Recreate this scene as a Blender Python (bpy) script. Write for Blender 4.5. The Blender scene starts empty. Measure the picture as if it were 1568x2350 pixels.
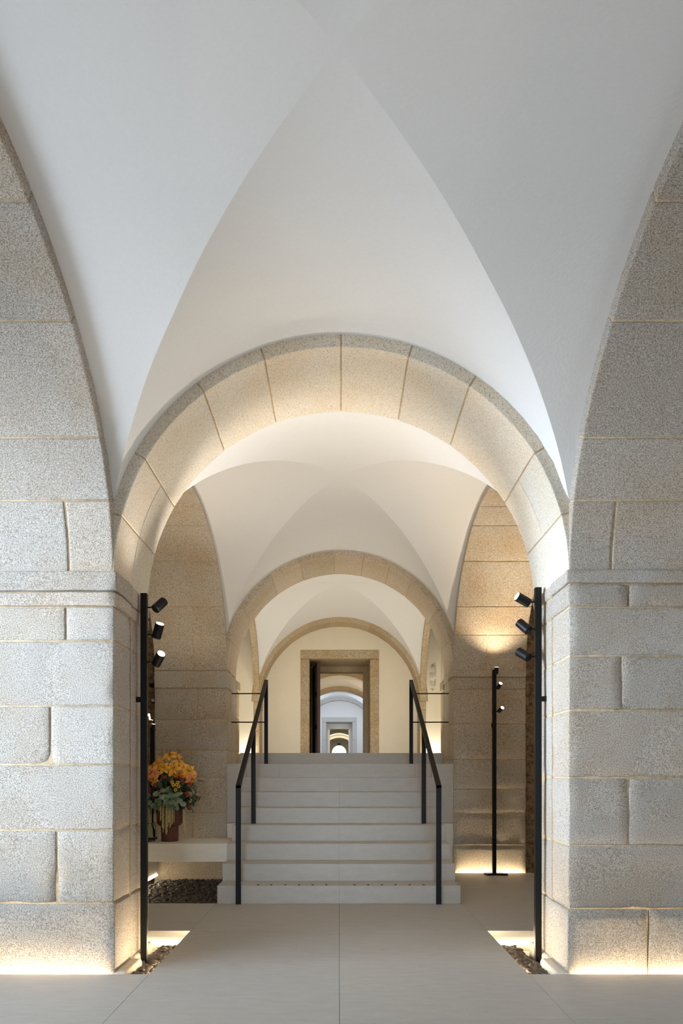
import bpy, bmesh, math, random
from mathutils import Vector, Matrix, noise

random.seed(7)
SC = bpy.context.scene
COL = SC.collection

# ------------------------------------------------------------------ camera
EYE = 1.203
cam_d = bpy.data.cameras.new('camera')
cam = bpy.data.objects.new('camera', cam_d); COL.objects.link(cam)
cam_d.sensor_fit = 'HORIZONTAL'; cam_d.sensor_width = 24.0; cam_d.lens = 24.0
cam_d.shift_x = 6 / 1568; cam_d.shift_y = 600 / 1568
cam_d.clip_start = 0.05; cam_d.clip_end = 300
cam.location = (0, 0, EYE); cam.rotation_euler = (math.pi / 2, 0, 0)
SC.camera = cam

# ------------------------------------------------------------------ exposure and world
vs = SC.view_settings
vs.view_transform = 'Standard'; vs.look = 'None'; vs.gamma = 1.0; vs.use_curve_mapping = False
vs.exposure = 0.13
w = bpy.data.worlds.new('sky'); SC.world = w; w.use_nodes = True
bg = w.node_tree.nodes['Background']
bg.inputs[0].default_value = (0.82, 0.89, 0.94, 1); bg.inputs[1].default_value = 1.1

WARM = (1.0, 0.80, 0.52); WARM2 = (1.0, 0.86, 0.66); COOL = (0.67, 0.82, 1.0); NEUT = (1.0, 0.93, 0.83)

def area(name, loc, target, sx, sy, power, col, spread=180):
    l = bpy.data.lights.new(name, 'AREA'); l.shape = 'RECTANGLE'; l.size = sx; l.size_y = sy
    l.energy = power; l.color = col; l.spread = math.radians(spread)
    o = bpy.data.objects.new(name, l); COL.objects.link(o)
    o.location = loc
    d = Vector(target) - Vector(loc)
    o.rotation_euler = d.to_track_quat('-Z', 'Y').to_euler()
    return o

# aisle window daylight for the entrance bay, plus two added unseen lights
area('window_or_fill_light', (-4.0, 2.0, 1.75), (1.4, 4.0, 1.1), 1.9, 1.9, 84, COOL, 130)
area('window_or_fill_light', (-4.05, 3.45, 1.85), (1.40, 4.5, 1.75), 0.6, 2.6, 34, COOL, 36)  # unseen narrow light added to brighten the right reveal
area('window_or_fill_light', (4.0, 1.3, 2.1), (-1.2, 3.0, 2.3), 2.2, 2.4, 2, COOL)
area('window_or_fill_light', (0.0, -3.2, 1.5), (0, 8.0, 0.55), 1.3, 1.4, 4.5, COOL, 20)  # unseen light behind the camera, narrowed to brighten the steps
# daylight of the far rooms
area('window_or_fill_light', (-1.35, 22.9, 3.2), (0.3, 24.6, 2.6), 1.6, 1.2, 28, COOL)
area('window_or_fill_light', (1.35, 22.9, 3.2), (-0.3, 24.6, 2.6), 1.6, 1.2, 28, COOL)

# ------------------------------------------------------------------ materials
def new_mat(name):
    m = bpy.data.materials.new(name); m.use_nodes = True
    nt = m.node_tree; b = nt.nodes['Principled BSDF']
    return m, nt, b

def N(nt, typ, **kw):
    n = nt.nodes.new(typ)
    for k, v in kw.items():
        setattr(n, k, v)
    return n

def ramp(nt, pts, fac):
    r = N(nt, 'ShaderNodeValToRGB')
    e = r.color_ramp.elements
    e[0].position, e[0].color = pts[0][0], (*pts[0][1], 1)
    e[1].position, e[1].color = pts[1][0], (*pts[1][1], 1)
    for p, c in pts[2:]:
        x = e.new(p); x.color = (*c, 1)
    nt.links.new(fac, r.inputs[0])
    return r

def mixc(nt, fac, a, b, mode='MIX'):
    m = N(nt, 'ShaderNodeMix', data_type='RGBA', blend_type=mode)
    if isinstance(fac, (int, float)): m.inputs[0].default_value = fac
    else: nt.links.new(fac, m.inputs[0])
    for i, v in ((6, a), (7, b)):
        if isinstance(v, tuple): m.inputs[i].default_value = (*v, 1)
        else: nt.links.new(v, m.inputs[i])
    return m.outputs[2]

def granite(name, light, dark, stain, scale=170.0, bump=1.0, dist=0.009, lo=0.39, hi=0.575, stain_amt=0.45):
    m, nt, b = new_mat(name)
    tc = N(nt, 'ShaderNodeTexCoord')
    n1 = N(nt, 'ShaderNodeTexNoise'); n1.inputs['Scale'].default_value = scale; n1.inputs['Detail'].default_value = 4.0
    n1.inputs['Roughness'].default_value = 0.72
    n2 = N(nt, 'ShaderNodeTexNoise'); n2.inputs['Scale'].default_value = 2.3; n2.inputs['Detail'].default_value = 5.0
    n3 = N(nt, 'ShaderNodeTexNoise'); n3.inputs['Scale'].default_value = scale * 2.6; n3.inputs['Detail'].default_value = 1.0
    oi = N(nt, 'ShaderNodeObjectInfo')
    for n in (n1, n2, n3): nt.links.new(tc.outputs['Object'], n.inputs['Vector'])
    c1 = ramp(nt, [(lo, dark), (hi, light)], n1.outputs[0]).outputs[0]
    sp = ramp(nt, [(0.30, (0.42, 0.40, 0.38)), (0.42, (1, 1, 1))], n3.outputs[0]).outputs[0]
    c2 = mixc(nt, 0.7, c1, sp, 'MULTIPLY')
    sf = ramp(nt, [(0.42, (0, 0, 0)), (0.72, (stain_amt,) * 3)], n2.outputs[0]).outputs[0]
    c3 = mixc(nt, sf, c2, stain, 'MULTIPLY')
    tint = ramp(nt, [(0.0, (1.0, 0.93, 0.84)), (0.5, (0.98, 0.97, 0.95)), (1.0, (0.86, 0.84, 0.81))], oi.outputs['Random']).outputs[0]
    c4 = mixc(nt, 0.8, c3, tint, 'MULTIPLY')
    nt.links.new(c4, b.inputs['Base Color'])
    b.inputs['Roughness'].default_value = 0.9
    bp = N(nt, 'ShaderNodeBump'); bp.inputs['Strength'].default_value = bump; bp.inputs['Distance'].default_value = dist
    nt.links.new(n1.outputs[0], bp.inputs['Height']); nt.links.new(bp.outputs[0], b.inputs['Normal'])
    return m

def plain(name, col, rough=0.6, metal=0.0, nscale=0, var=0.1, bump=0.0, bdist=0.002, stretch=(1, 1, 1), spec=None):
    m, nt, b = new_mat(name)
    b.inputs['Base Color'].default_value = (*col, 1); b.inputs['Roughness'].default_value = rough; b.inputs['Metallic'].default_value = metal
    if spec is not None: b.inputs['Specular IOR Level'].default_value = spec
    if nscale:
        tc = N(nt, 'ShaderNodeTexCoord'); mp = N(nt, 'ShaderNodeMapping'); mp.inputs['Scale'].default_value = stretch
        nt.links.new(tc.outputs['Object'], mp.inputs[0])
        n = N(nt, 'ShaderNodeTexNoise'); n.inputs['Scale'].default_value = nscale; n.inputs['Detail'].default_value = 6
        nt.links.new(mp.outputs[0], n.inputs['Vector'])
        a = tuple(c * (1 - var) for c in col); z = tuple(min(1, c * (1 + var)) for c in col)
        r = ramp(nt, [(0.3, a), (0.7, z)], n.outputs[0])
        nt.links.new(r.outputs[0], b.inputs['Base Color'])
        if bump:
            bp = N(nt, 'ShaderNodeBump'); bp.inputs['Strength'].default_value = bump; bp.inputs['Distance'].default_value = bdist
            nt.links.new(n.outputs[0], bp.inputs['Height']); nt.links.new(bp.outputs[0], b.inputs['Normal'])
    return m

def emit(name, col, s):
    m, nt, b = new_mat(name)
    b.inputs['Base Color'].default_value = (*col, 1)
    b.inputs['Emission Color'].default_value = (*col, 1); b.inputs['Emission Strength'].default_value = s
    return m

def slabstone(name, base, var=0.12):
    m, nt, b = new_mat(name)
    tc = N(nt, 'ShaderNodeTexCoord'); mp = N(nt, 'ShaderNodeMapping'); mp.inputs['Scale'].default_value = (1.0, 3.2, 3.2)
    nt.links.new(tc.outputs['Object'], mp.inputs[0])
    n = N(nt, 'ShaderNodeTexNoise'); n.inputs['Scale'].default_value = 7; n.inputs['Detail'].default_value = 9; n.inputs['Roughness'].default_value = 0.68
    n2 = N(nt, 'ShaderNodeTexNoise'); n2.inputs['Scale'].default_value = 160; n2.inputs['Detail'].default_value = 2
    nt.links.new(mp.outputs[0], n.inputs['Vector']); nt.links.new(tc.outputs['Object'], n2.inputs['Vector'])
    a = tuple(c * (1 - var) for c in base); z = tuple(c * (1 + var) for c in base)
    c = ramp(nt, [(0.3, a), (0.7, z)], n.outputs[0]).outputs[0]
    sp = ramp(nt, [(0.35, (0.86, 0.86, 0.86)), (0.55, (1, 1, 1))], n2.outputs[0]).outputs[0]
    c = mixc(nt, 0.6, c, sp, 'MULTIPLY')
    oi = N(nt, 'ShaderNodeObjectInfo')
    t = ramp(nt, [(0, (0.975, 0.975, 0.975)), (1, (1.015, 1.01, 1.0))], oi.outputs['Random']).outputs[0]
    c = mixc(nt, 1.0, c, t, 'MULTIPLY')
    nt.links.new(c, b.inputs['Base Color']); b.inputs['Roughness'].default_value = 0.5
    b.inputs['Specular IOR Level'].default_value = 0.35
    return m

M = {}
M['gran'] = granite('bush_hammered_granite', (0.75, 0.695, 0.625), (0.29, 0.24, 0.19), (0.88, 0.72, 0.52))
M['gran_warm'] = granite('golden_granite', (0.76, 0.69, 0.58), (0.30, 0.25, 0.19), (0.88, 0.66, 0.40), scale=120)
M['gran_arch'] = granite('dressed_granite', (0.74, 0.68, 0.58), (0.28, 0.235, 0.18), (0.92, 0.76, 0.54), scale=150, bump=0.5, dist=0.005, lo=0.33, hi=0.50)
M['gran_arch2'] = granite('dressed_golden_granite', (0.66, 0.58, 0.46), (0.32, 0.26, 0.19), (0.92, 0.74, 0.50), scale=115, bump=0.5, dist=0.006)
M['gran_door'] = granite('ochre_granite', (0.62, 0.52, 0.36), (0.26, 0.20, 0.13), (0.92, 0.74, 0.46), scale=90, bump=0.35)
M['rubble'] = granite('rough_brown_masonry', (0.46, 0.33, 0.19), (0.20, 0.13, 0.07), (0.8, 0.6, 0.4), scale=14, bump=1.0, dist=0.05)
M['mortar'] = plain('lime_mortar', (0.50, 0.38, 0.24), 0.95, nscale=40, var=0.22, bump=0.6, bdist=0.004)
M['joint'] = plain('brown_joint_filler', (0.30, 0.20, 0.11), 0.95, nscale=60, var=0.3)
M['plaster'] = plain('white_lime_plaster', (0.66, 0.65, 0.64), 0.9, nscale=55, var=0.015, bump=0.25, bdist=0.004)
M['cream'] = plain('cream_lime_plaster', (0.74, 0.68, 0.55), 0.9, nscale=3, var=0.03, bump=0.1)
M['slab'] = slabstone('grey_beige_stone_slab', (0.47, 0.44, 0.395), 0.08)
M['step'] = slabstone('grey_stone_step', (0.50, 0.465, 0.415), 0.07)
M['bench'] = slabstone('pale_beige_stone', (0.78, 0.73, 0.63), 0.05)
M['grout'] = plain('grout', (0.55, 0.51, 0.46), 0.9)
M['black'] = plain('black_powder_coated_steel', (0.006, 0.006, 0.006), 0.42, 0.0, spec=0.2)
M['rail'] = plain('black_steel_rail', (0.006, 0.006, 0.006), 0.45, 0.0, spec=0.18)
M['pebble'] = plain('dark_pebble', (0.075, 0.062, 0.05), 0.5, nscale=30, var=0.4)
M['pebble_shaded'] = plain('bench_shade_pebble', (0.055, 0.047, 0.040), 0.55, nscale=30, var=0.4)  # shade under the bench put into the pebble colour
M['bed'] = plain('dark_gravel_bed', (0.03, 0.026, 0.022), 0.95, nscale=60, var=0.4, bump=1.0, bdist=0.01)
M['led'] = emit('led_strip_glow', (1.0, 0.86, 0.62), 14)
M['lens'] = emit('spotlight_lens_glow', (1.0, 0.93, 0.80), 22)
M['wood'] = plain('dark_stained_wood', (0.045, 0.018, 0.010), 0.45, nscale=9, var=0.5, stretch=(6, 6, 0.6))
M['grey'] = plain('grey_granite_plain', (0.46, 0.45, 0.43), 0.9, nscale=60, var=0.2)
M['white'] = plain('white_painted_frame', (0.85, 0.85, 0.83), 0.5)
M['sign'] = plain('black_sign_box', (0.02, 0.02, 0.02), 0.5)
M['vase'] = plain('oxblood_glazed_ceramic', (0.115, 0.040, 0.028), 0.25, nscale=3, var=0.3)

# ------------------------------------------------------------------ mesh helpers
def link(name, me, mat=None, parent=None, smooth=True):
    o = bpy.data.objects.new(name, me); COL.objects.link(o)
    if mat is not None and not me.materials: me.materials.append(mat)
    if smooth:
        for p in me.polygons: p.use_smooth = True
    if parent is not None: o.parent = parent
    return o

def tag(o, label=None, cat=None, group=None, kind=None):
    if label: o['label'] = label
    if cat: o['category'] = cat
    if group: o['group'] = group
    if kind: o['kind'] = kind
    return o

def empty(name, loc=(0, 0, 0), rz=0.0, **kw):
    o = bpy.data.objects.new(name, None); COL.objects.link(o)
    o.empty_display_size = 0.05
    o.location = loc; o.rotation_euler = (0, 0, rz)
    return tag(o, **kw)

def mesh(name, vs_, fs):
    me = bpy.data.meshes.new(name); me.from_pydata(vs_, [], fs); me.update()
    bm = bmesh.new(); bm.from_mesh(me); bmesh.ops.recalc_face_normals(bm, faces=bm.faces); bm.to_mesh(me); bm.free()
    return me

def lines(a, b, r, cell):
    n = max(1, int(round((b - a - 2 * r) / cell)))
    L = [a] + [a + r + (b - a - 2 * r) * i / n for i in range(n + 1)] + [b]
    if cell < 5 and (b - a) / n > 8 * r:      # a support line keeps the shading of worn edges narrow
        L = L[:2] + [a + 2.4 * r] + L[2:-2] + [b - 2.4 * r] + L[-2:]
    return L

def rbox(name, lo, hi, r=0.008, cell=(9, 9, 9), fn=None, wob=0.0, chip=0.0):
    """rounded block lo..hi (grid lines every cell), worn edges; fn maps to world"""
    r = min(r, min(h - l for l, h in zip(lo, hi)) * 0.45)
    L = [lines(lo[k], hi[k], r, cell[k]) for k in range(3)]
    n = [len(x) - 1 for x in L]
    vid = {}; V = []; F = []
    def vert(i, j, k):
        key = (i, j, k)
        if key in vid: return vid[key]
        p = Vector((L[0][i], L[1][j], L[2][k]))
        rr = r
        if chip:
            s = noise.noise(p * 9.0) + 0.6 * noise.noise(p * 27.0)
            rr = r * (0.75 + chip * max(0.0, s))
        q = Vector([min(max(p[c], lo[c] + rr), hi[c] - rr) for c in range(3)])
        d = p - q
        if d.length > 1e-9: p = q + d.normalized() * min(rr, d.length)
        if wob: p += Vector((noise.noise(p * 5 + Vector((3, 0, 0))), noise.noise(p * 5 + Vector((0, 7, 0))), noise.noise(p * 5 + Vector((0, 0, 11))))) * wob
        if fn: p = fn(p)
        vid[key] = len(V); V.append(p); return vid[key]
    for ax in range(3):
        a, b = [c for c in range(3) if c != ax]
        for side in (0, n[ax]):
            for i in range(n[a]):
                for j in range(n[b]):
                    q = []
                    for (di, dj) in ((0, 0), (1, 0), (1, 1), (0, 1)):
                        ix = [0, 0, 0]; ix[ax] = side; ix[a] = i + di; ix[b] = j + dj
                        q.append(vert(*ix))
                    F.append(q)
    return mesh(name, V, F)

def box(name, lo, hi, mat, parent=None, r=0.003, **kw):
    return link(name, rbox(name, lo, hi, r, **kw), mat, parent, smooth=bool(kw))

def tube(name, a, b, rad, mat, parent=None, seg=12, rad2=None):
    a = Vector(a); b = Vector(b); d = (b - a)
    q = d.to_track_quat('Z', 'Y'); r2 = rad if rad2 is None else rad2
    V = []; F = []
    for p, r in ((a, rad), (b, r2)):
        for i in range(seg):
            t = 2 * math.pi * i / seg
            V.append(p + q @ Vector((r * math.cos(t), r * math.sin(t), 0)))
    for i in range(seg):
        j = (i + 1) % seg; F.append((i, j, seg + j, seg + i))
    F.append(tuple(range(seg))[::-1]); F.append(tuple(range(seg, 2 * seg)))
    return link(name, mesh(name, V, F), mat, parent, smooth=False)

def lathe(name, prof, mat, parent=None, seg=32, loc=(0, 0, 0)):
    V = []; F = []; n = len(prof)
    for i in range(seg):
        t = 2 * math.pi * i / seg
        for (r, z) in prof: V.append((loc[0] + r * math.cos(t), loc[1] + r * math.sin(t), loc[2] + z))
    for i in range(seg):
        j = (i + 1) % seg
        for k in range(n - 1): F.append((i * n + k, j * n + k, j * n + k + 1, i * n + k + 1))
    return link(name, mesh(name, V, F), mat, parent)

# ------------------------------------------------------------------ the building: dimensions
AX = 0.015           # axis of the vaulted hall
HW = 1.375           # half width between piers
OUT = 0.88           # depth of the side arches
RING = 0.075         # how far arch rings stand below the vault
Z0 = 2.43            # springing of all arches
UP = 1.485           # level of the upper hall
S = {-1: 'left', 1: 'right'}

def pillar(side, y0, y1, courses, label, mat, ysplit=None, cut=None, zb=-0.16, wide=OUT, fine=True, group=None):
    """courses: list of (z0, z1, [x joints measured outward from the inner face], proud)"""
    root = empty('stone_pillar', (AX + side * (HW + wide / 2), (y0 + y1) / 2, zb), label=label, cat='pillar', kind='structure', group=group)
    inv = Matrix.Translation(-root.location)
    def X(d): return AX + side * (HW + d)
    def put(name, lo, hi, m, **kw):
        x0, x1 = sorted((X(lo[0]), X(hi[0])))
        me = rbox(name, (x0, lo[1], lo[2]), (x1, hi[1], hi[2]), **kw)
        o = link(name, me, m, root); o.matrix_parent_inverse = inv; return o
    e = 0.0065
    put('mortar_core', (e, y0 + e, zb), (wide - e, y1 - e, courses[-1][1]), M['mortar'], r=0.004)
    if ysplit:
        put('joint_filler', (0.0035, ysplit - 0.014, zb), (0.05, ysplit + 0.014, courses[-1][1] - 0.02), M['joint'], r=0.001)
    cell = (0.055, 0.09, 0.055) if fine else (0.3, 0.3, 0.3)
    for (a, b, js, proud) in courses:
        g = 0.0042
        xs = [0.0] + list(js) + [wide]
        for i in range(len(xs) - 1):
            lo = [xs[i] + (g if i else -proud), y0 - proud, a + g]; hi = [xs[i + 1] - (g if i < len(xs) - 2 else 0), y1, b - g]
            if i == 0 and ysplit:
                put('stone_block', lo, (hi[0], ysplit - 0.012, hi[2]), mat, r=0.0085, cell=cell, wob=0.004, chip=3.2)
                lo2 = [0.003 - proud * 0.6, ysplit + 0.012, a + g]
                put('stone_block', lo2, (hi[0], y1, hi[2]), mat, r=0.0085, cell=cell, wob=0.004, chip=3.2)
            else:
                put('stone_block', lo, hi, mat, r=0.0085, cell=cell, wob=0.004, chip=3.2)
    return root

def cross_arch(y0, y1, joints, label, mat, split=(), z0=Z0, rad=HW, depth=0.14, cell=0.10, splits_y=None, group=None, n=None):
    root = empty('arched_wall', (AX, (y0 + y1) / 2, z0), label=label, cat='arch', kind='structure', group=group)
    inv = Matrix.Translation(-root.location)
    K = 1.4
    def fn(p):
        t = p.x / K; r = rad + p.z
        return Vector((AX + r * math.sin(t), p.y, z0 + r * math.cos(t)))
    R = math.radians
    o = link('mortar_core', rbox('mortar_core', (R(joints[0]) * K, y0 + 0.006, 0.006), (R(joints[-1]) * K, y1 - 0.006, depth), 0.003, (cell, 9, 9), fn), M['mortar'], root); o.matrix_parent_inverse = inv
    for i in range(len(joints) - 1):
        a, b = R(joints[i]) * K + 0.0045, R(joints[i + 1]) * K - 0.0045
        if (n is None) or True:
            segs = [(y0, y1)]
            if i in split:
                ym = splits_y or (y0 + (y1 - y0) * 0.5)
                segs = [(y0, ym - 0.004), (ym + 0.004, y1)]
            for (ya, yb) in segs:
                o = link('voussoir', rbox('voussoir', (a, ya, 0.0), (b, yb, depth), 0.005, (cell, max(0.1, cell), 0.13), fn, wob=0.002, chip=0.8), mat, root)
                o.matrix_parent_inverse = inv
    return root

def side_arch(side, y0, y1, angs, label, mat, z0=Z0, rise=HW, width=OUT, splitx=None, depth=0.13, halves=(0, 1), cell=0.10, plaster=None, plaster_w=0.5):
    yc = (y0 + y1) / 2; a = (y1 - y0) / 2
    root = empty('arched_wall', (AX + side * (HW + width / 2), yc, z0), label=label, cat='arch', kind='structure')
    inv = Matrix.Translation(-root.location)
    K = 1.5
    def X(d): return AX + side * (HW + 0.002 + d)
    def fn(p):
        t = p.x / K
        return Vector((p.y, yc + (a + p.z) * math.cos(t), z0 + (rise + p.z) * math.sin(t)))
    R = math.radians
    def add(nm, lo, hi, m, **kw):
        x0, x1 = sorted((X(lo[1]), X(hi[1])))
        o = link(nm, rbox(nm, (lo[0], x0, lo[2]), (hi[0], x1, hi[2]), fn=fn, **kw), m, root); o.matrix_parent_inverse = inv
    add('mortar_core', (0, 0.006, 0.006), (math.pi * K, width - 0.006, depth), M['mortar'], r=0.003, cell=(cell, 9, 9))
    if plaster:
        add('plaster_soffit', (0, width, 0.0), (math.pi * K, width + plaster_w, 0.05), plaster, r=0.003, cell=(cell, 9, 9))
    full = list(angs) + [180 - t for t in reversed(angs[:-1])] if angs[-1] == 90 else list(angs) + [180 - t for t in reversed(angs)]
    for i in range(len(full) - 1):
        t0, t1 = R(full[i]) * K + 0.0045, R(full[i + 1]) * K - 0.0045
        segs = [(0, width)]
        if splitx and i in splitx: segs = [(0, splitx[i] - 0.005), (splitx[i] + 0.005, width)]
        for (xa, xb) in segs:
            add('voussoir', (t0, xa, 0), (t1, xb, depth), mat, r=0.007, cell=(cell, cell, 0.12), wob=0.002, chip=1.2)
    return root

def vault(y0, y1, label, mat, z0=Z0, dome=0.0, rise=HW + RING, name='vaulted_ceiling', n=30, wob=0.004):
    yc = (y0 + y1) / 2; a = (y1 - y0) / 2
    k = HW / (HW + RING)
    def h(u, v, which):
        s = u if which == 0 else v
        z = z0 + rise * math.sqrt(max(0, 1 - (k * s) ** 2))
        uu = min(1, abs(u)); vv = min(1, abs(v))
        return z + dome * (1 - uu * uu) * (1 - vv * vv)
    V = []; F = []
    E = 1.012
    for web in range(4):
        base = len(V)
        for i in range(n + 1):
            s = (i / n)
            for j in range(n + 1):
                t = -1 + 2 * j / n
                c, l = s * E, s * t * E
                u, v, wh = ((l, c, 0), (c, l, 1), (l, -c, 0), (-c, l, 1))[web]
                x = AX + u * HW; y = yc + v * a
                z = h(u, v, wh) + wob * noise.noise(Vector((x * 2.1, y * 2.1, 1.7)))
                x -= 0.022 * (1 - min(1, u * u)) * (1 - min(1, v * v)) if dome == 0 else 0
                x += wob * 1.5 * noise.noise(Vector((y * 3.1, x * 3.0, 5.1)))
                V.append((x, y, z))
        for i in range(n):
            for j in range(n):
                p = base + i * (n + 1) + j
                F.append((p, p + 1, p + n + 2, p + n + 1))
    me = bpy.data.meshes.new(name); me.from_pydata(V, [], F); me.update()
    o = link(name, me, mat)
    return tag(o, label=label, cat='ceiling', kind='structure')

# ---- rows of arches (front of each)
Y1a, Y1b = 4.13, 4.87
Y2a, Y2b = 8.29, 9.03
Y3a, Y3b = 11.70, 12.12
Y0a, Y0b = -0.02, 0.87

# piers beside the entrance bay
cl = [(-0.15, 0.418, [], 0.010), (0.418, 0.861, [0.345], 0.0), (0.861, 1.256, [], 0.0), (1.256, 1.611, [0.385], 0.0), (1.611, 2.006, [], 0.0),
      (2.006, 2.212, [0.29], 0.0), (2.212, 2.301, [], 0.016), (2.301, 2.425, [], 0.022)]
cr = [(-0.15, 0.386, [0.475], 0.010), (0.386, 0.768, [], 0.0), (0.768, 1.177, [0.36], 0.0), (1.177, 1.585, [], 0.0), (1.585, 1.914, [0.315], 0.0),
      (1.914, 2.209, [], 0.0), (2.209, 2.349, [0.36], 0.006), (2.349, 2.435, [], 0.018)]
pillar(-1, Y1a, Y1b, cl, 'granite pillar behind the black lamp pole, on the side of the flower bench', M['gran'], ysplit=4.46)
pillar(1, Y1a, Y1b, cr, 'granite pillar behind the black lamp pole, on the side opposite the flower bench', M['gran'], ysplit=4.46)
# piers at the head of the stairs
c2l = [(-0.15, 0.30, [], 0.006), (0.30, 0.732, [0.40], 0.0), (0.732, 1.155, [], 0.0), (1.155, 1.483, [0.44], 0.0), (1.483, 1.853, [], 0.0), (1.853, 2.234, [0.36], 0.0), (2.234, 2.45, [], 0.014)]
c2r = [(-0.15, 0.336, [], 0.006), (0.336, 0.717, [], 0.0), (0.717, 1.007, [], 0.0), (1.007, 1.367, [], 0.0), (1.367, 1.80, [], 0.0), (1.80, 2.223, [], 0.0), (2.223, 2.372, [], 0.0), (2.372, 2.46, [], 0.022)]
pillar(-1, Y2a, Y2b, c2l, 'granite pillar behind the flower vase at the stair head', M['gran_warm'], ysplit=8.62)
pillar(1, Y2a, Y2b, c2r, 'granite pillar behind the free-standing spotlight at the stair head', M['gran_warm'], ysplit=8.62)
# piers behind the viewpoint carry the entrance vault
cb = [(-0.15, 0.8, [], 0.0), (0.8, 1.6, [], 0.0), (1.6, 2.43, [], 0.0)]
for s in (-1, 1):
    pillar(s, Y0a, Y0b, cb, 'plain granite pillar carrying the near end of the entrance vault', M['gran'], fine=False, group='pillars at the near end of the entrance vault')

J1 = [-90, -75, -59.5, -37, -19.6, 0, 17.2, 34.3, 58, 75, 90]
J2 = [-90, -75, -58, -36.8, -20.4, -3, 11.6, 25.6, 38.7, 58, 75, 90]
cross_arch(Y1a, Y1b, J1, 'wide granite arch between the two black lamp poles', M['gran_arch'], split=(0, 1, 8), z0=2.405)
cross_arch(Y2a, Y2b, J2, 'granite arch over the head of the stairs', M['gran_arch2'], z0=2.46)
cross_arch(Y0a, Y0b, [-90, -45, -15, 15, 45, 90], 'granite arch at the near end of the entrance vault', M['gran_arch'])
ANG = [0, 17.5, 31, 53, 72, 84]
for s in (-1, 1):
    side_arch(s, Y0b, Y1a, ANG, 'granite side arch of the entrance bay, ' + ('on the flower bench side' if s < 0 else 'on the side opposite the flower bench'), M['gran'],
              splitx={0: 0.27 if s < 0 else 0.255}, cell=0.09, z0=2.41)
    side_arch(s, Y1b, Y2a, ANG, 'granite side arch above the ' + ('flower bench' if s < 0 else 'free-standing spotlight'), M['gran_warm'], splitx={0: 0.40}, rise=1.40, z0=2.45)
vault(Y0b, Y1a, 'white plaster groin vault over the entrance bay, before the wide arch', M['plaster'], z0=2.41)
vault(Y1b, Y2a, 'white plaster groin vault over the foot of the stairs', M['plaster'], dome=0.16, z0=2.45)
# unseen cores added over the pillars to block light
for s in (-1, 1):
    for (ya, yb) in ((Y0a, Y0b), (Y1a, Y1b), (Y2a, Y2b)):
        x0, x1 = sorted((AX + s * (HW + 0.15), AX + s * (HW + OUT)))
        tag(box('light_block_core', (x0, ya + 0.05, 2.4), (x1, yb - 0.05, 4.5), M['mortar']), 'unseen core added above a granite pillar to block light, hidden by the arches', 'wall', 'light blocking cores above the pillars', 'structure')
# aisles
def wallbox(name, lo, hi, mat, label, cat='wall', group=None):
    return tag(box(name, lo, hi, mat), label, cat, group, 'structure')
roof = wallbox('light_block_slab', (-5, -4, 4.75), (5, 62, 4.95), M['plaster'], 'unseen roof slab added above all the vaults against light leaks', 'ceiling')  # added out of view to keep sky light from leaking in
XL, XR = -4.3, 4.3
for s in (-1, 1):
    nm = 'wall_' + S[s]
    side = 'flower bench' if s < 0 else 'free-standing spotlight'
    x0, x1 = sorted((s * 4.3, s * 4.4))
    o = wallbox(nm, (x0, 4.5, -0.2), (x1, 9.0, 4.75), M['plaster'], 'plastered outer wall of the aisle on the %s side' % side)
    x0, x1 = sorted((s * 2.24, s * 4.4))
    wallbox('rubble_wall', (x0, 8.5, -0.2), (x1, 8.8, 4.75), M['rubble'], 'rough brown rubble wall beside the granite pillar behind the %s' % ('flower vase' if s < 0 else 'free-standing spotlight'))
    wallbox('partition_wall', (x0, 4.45, -0.2), (x1, 4.65, 4.75), M['plaster'], 'plastered cross wall of the aisle on the %s side' % side)
    wallbox('partition_wall', (x0, -3.2, -0.2), (x1, -3.0, 4.75), M['plaster'], 'plastered wall closing the entrance aisle on the %s side' % side)
    # outer wall of the entrance aisle with its tall window, widened for the added narrow light
    x0, x1 = sorted((s * 4.3, s * 4.45))
    w4 = empty('wall_' + S[s], (s * 4.37, 0.7, 0), label='plastered entrance aisle wall with tall window, %s side' % side, cat='wall', kind='structure')
    for lo, hi in (((x0, -3.2, -0.2), (x1, 0.3, 4.75)), ((x0, 3.8, -0.2), (x1, 4.6, 4.75)), ((x0, 0.3, -0.2), (x1, 3.8, 0.3)), ((x0, 0.3, 3.4), (x1, 3.8, 4.75))):
        o = box('wall_panel', lo, hi, M['plaster'], w4); o.matrix_parent_inverse = Matrix.Translation(-w4.location)
    wd = empty('window_1' if s < 0 else 'window_2', (s * 4.37, 2.05, 0.3), label='tall white framed window of the entrance aisle, %s side' % side, cat='window', kind='structure')
    xm = s * 4.37
    for lo, hi in (((xm - .03, .3, .3), (xm + .03, .36, 3.4)), ((xm - .03, 3.74, .3), (xm + .03, 3.8, 3.4)), ((xm - .03, 2.02, .3), (xm + .03, 2.08, 3.4)), ((xm - .03, .3, .3), (xm + .03, 3.8, .36)), ((xm - .03, .3, 3.34), (xm + .03, 3.8, 3.4))):
        o = box('window_frame', lo, hi, M['white'], wd); o.matrix_parent_inverse = Matrix.Translation(-wd.location)

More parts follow.
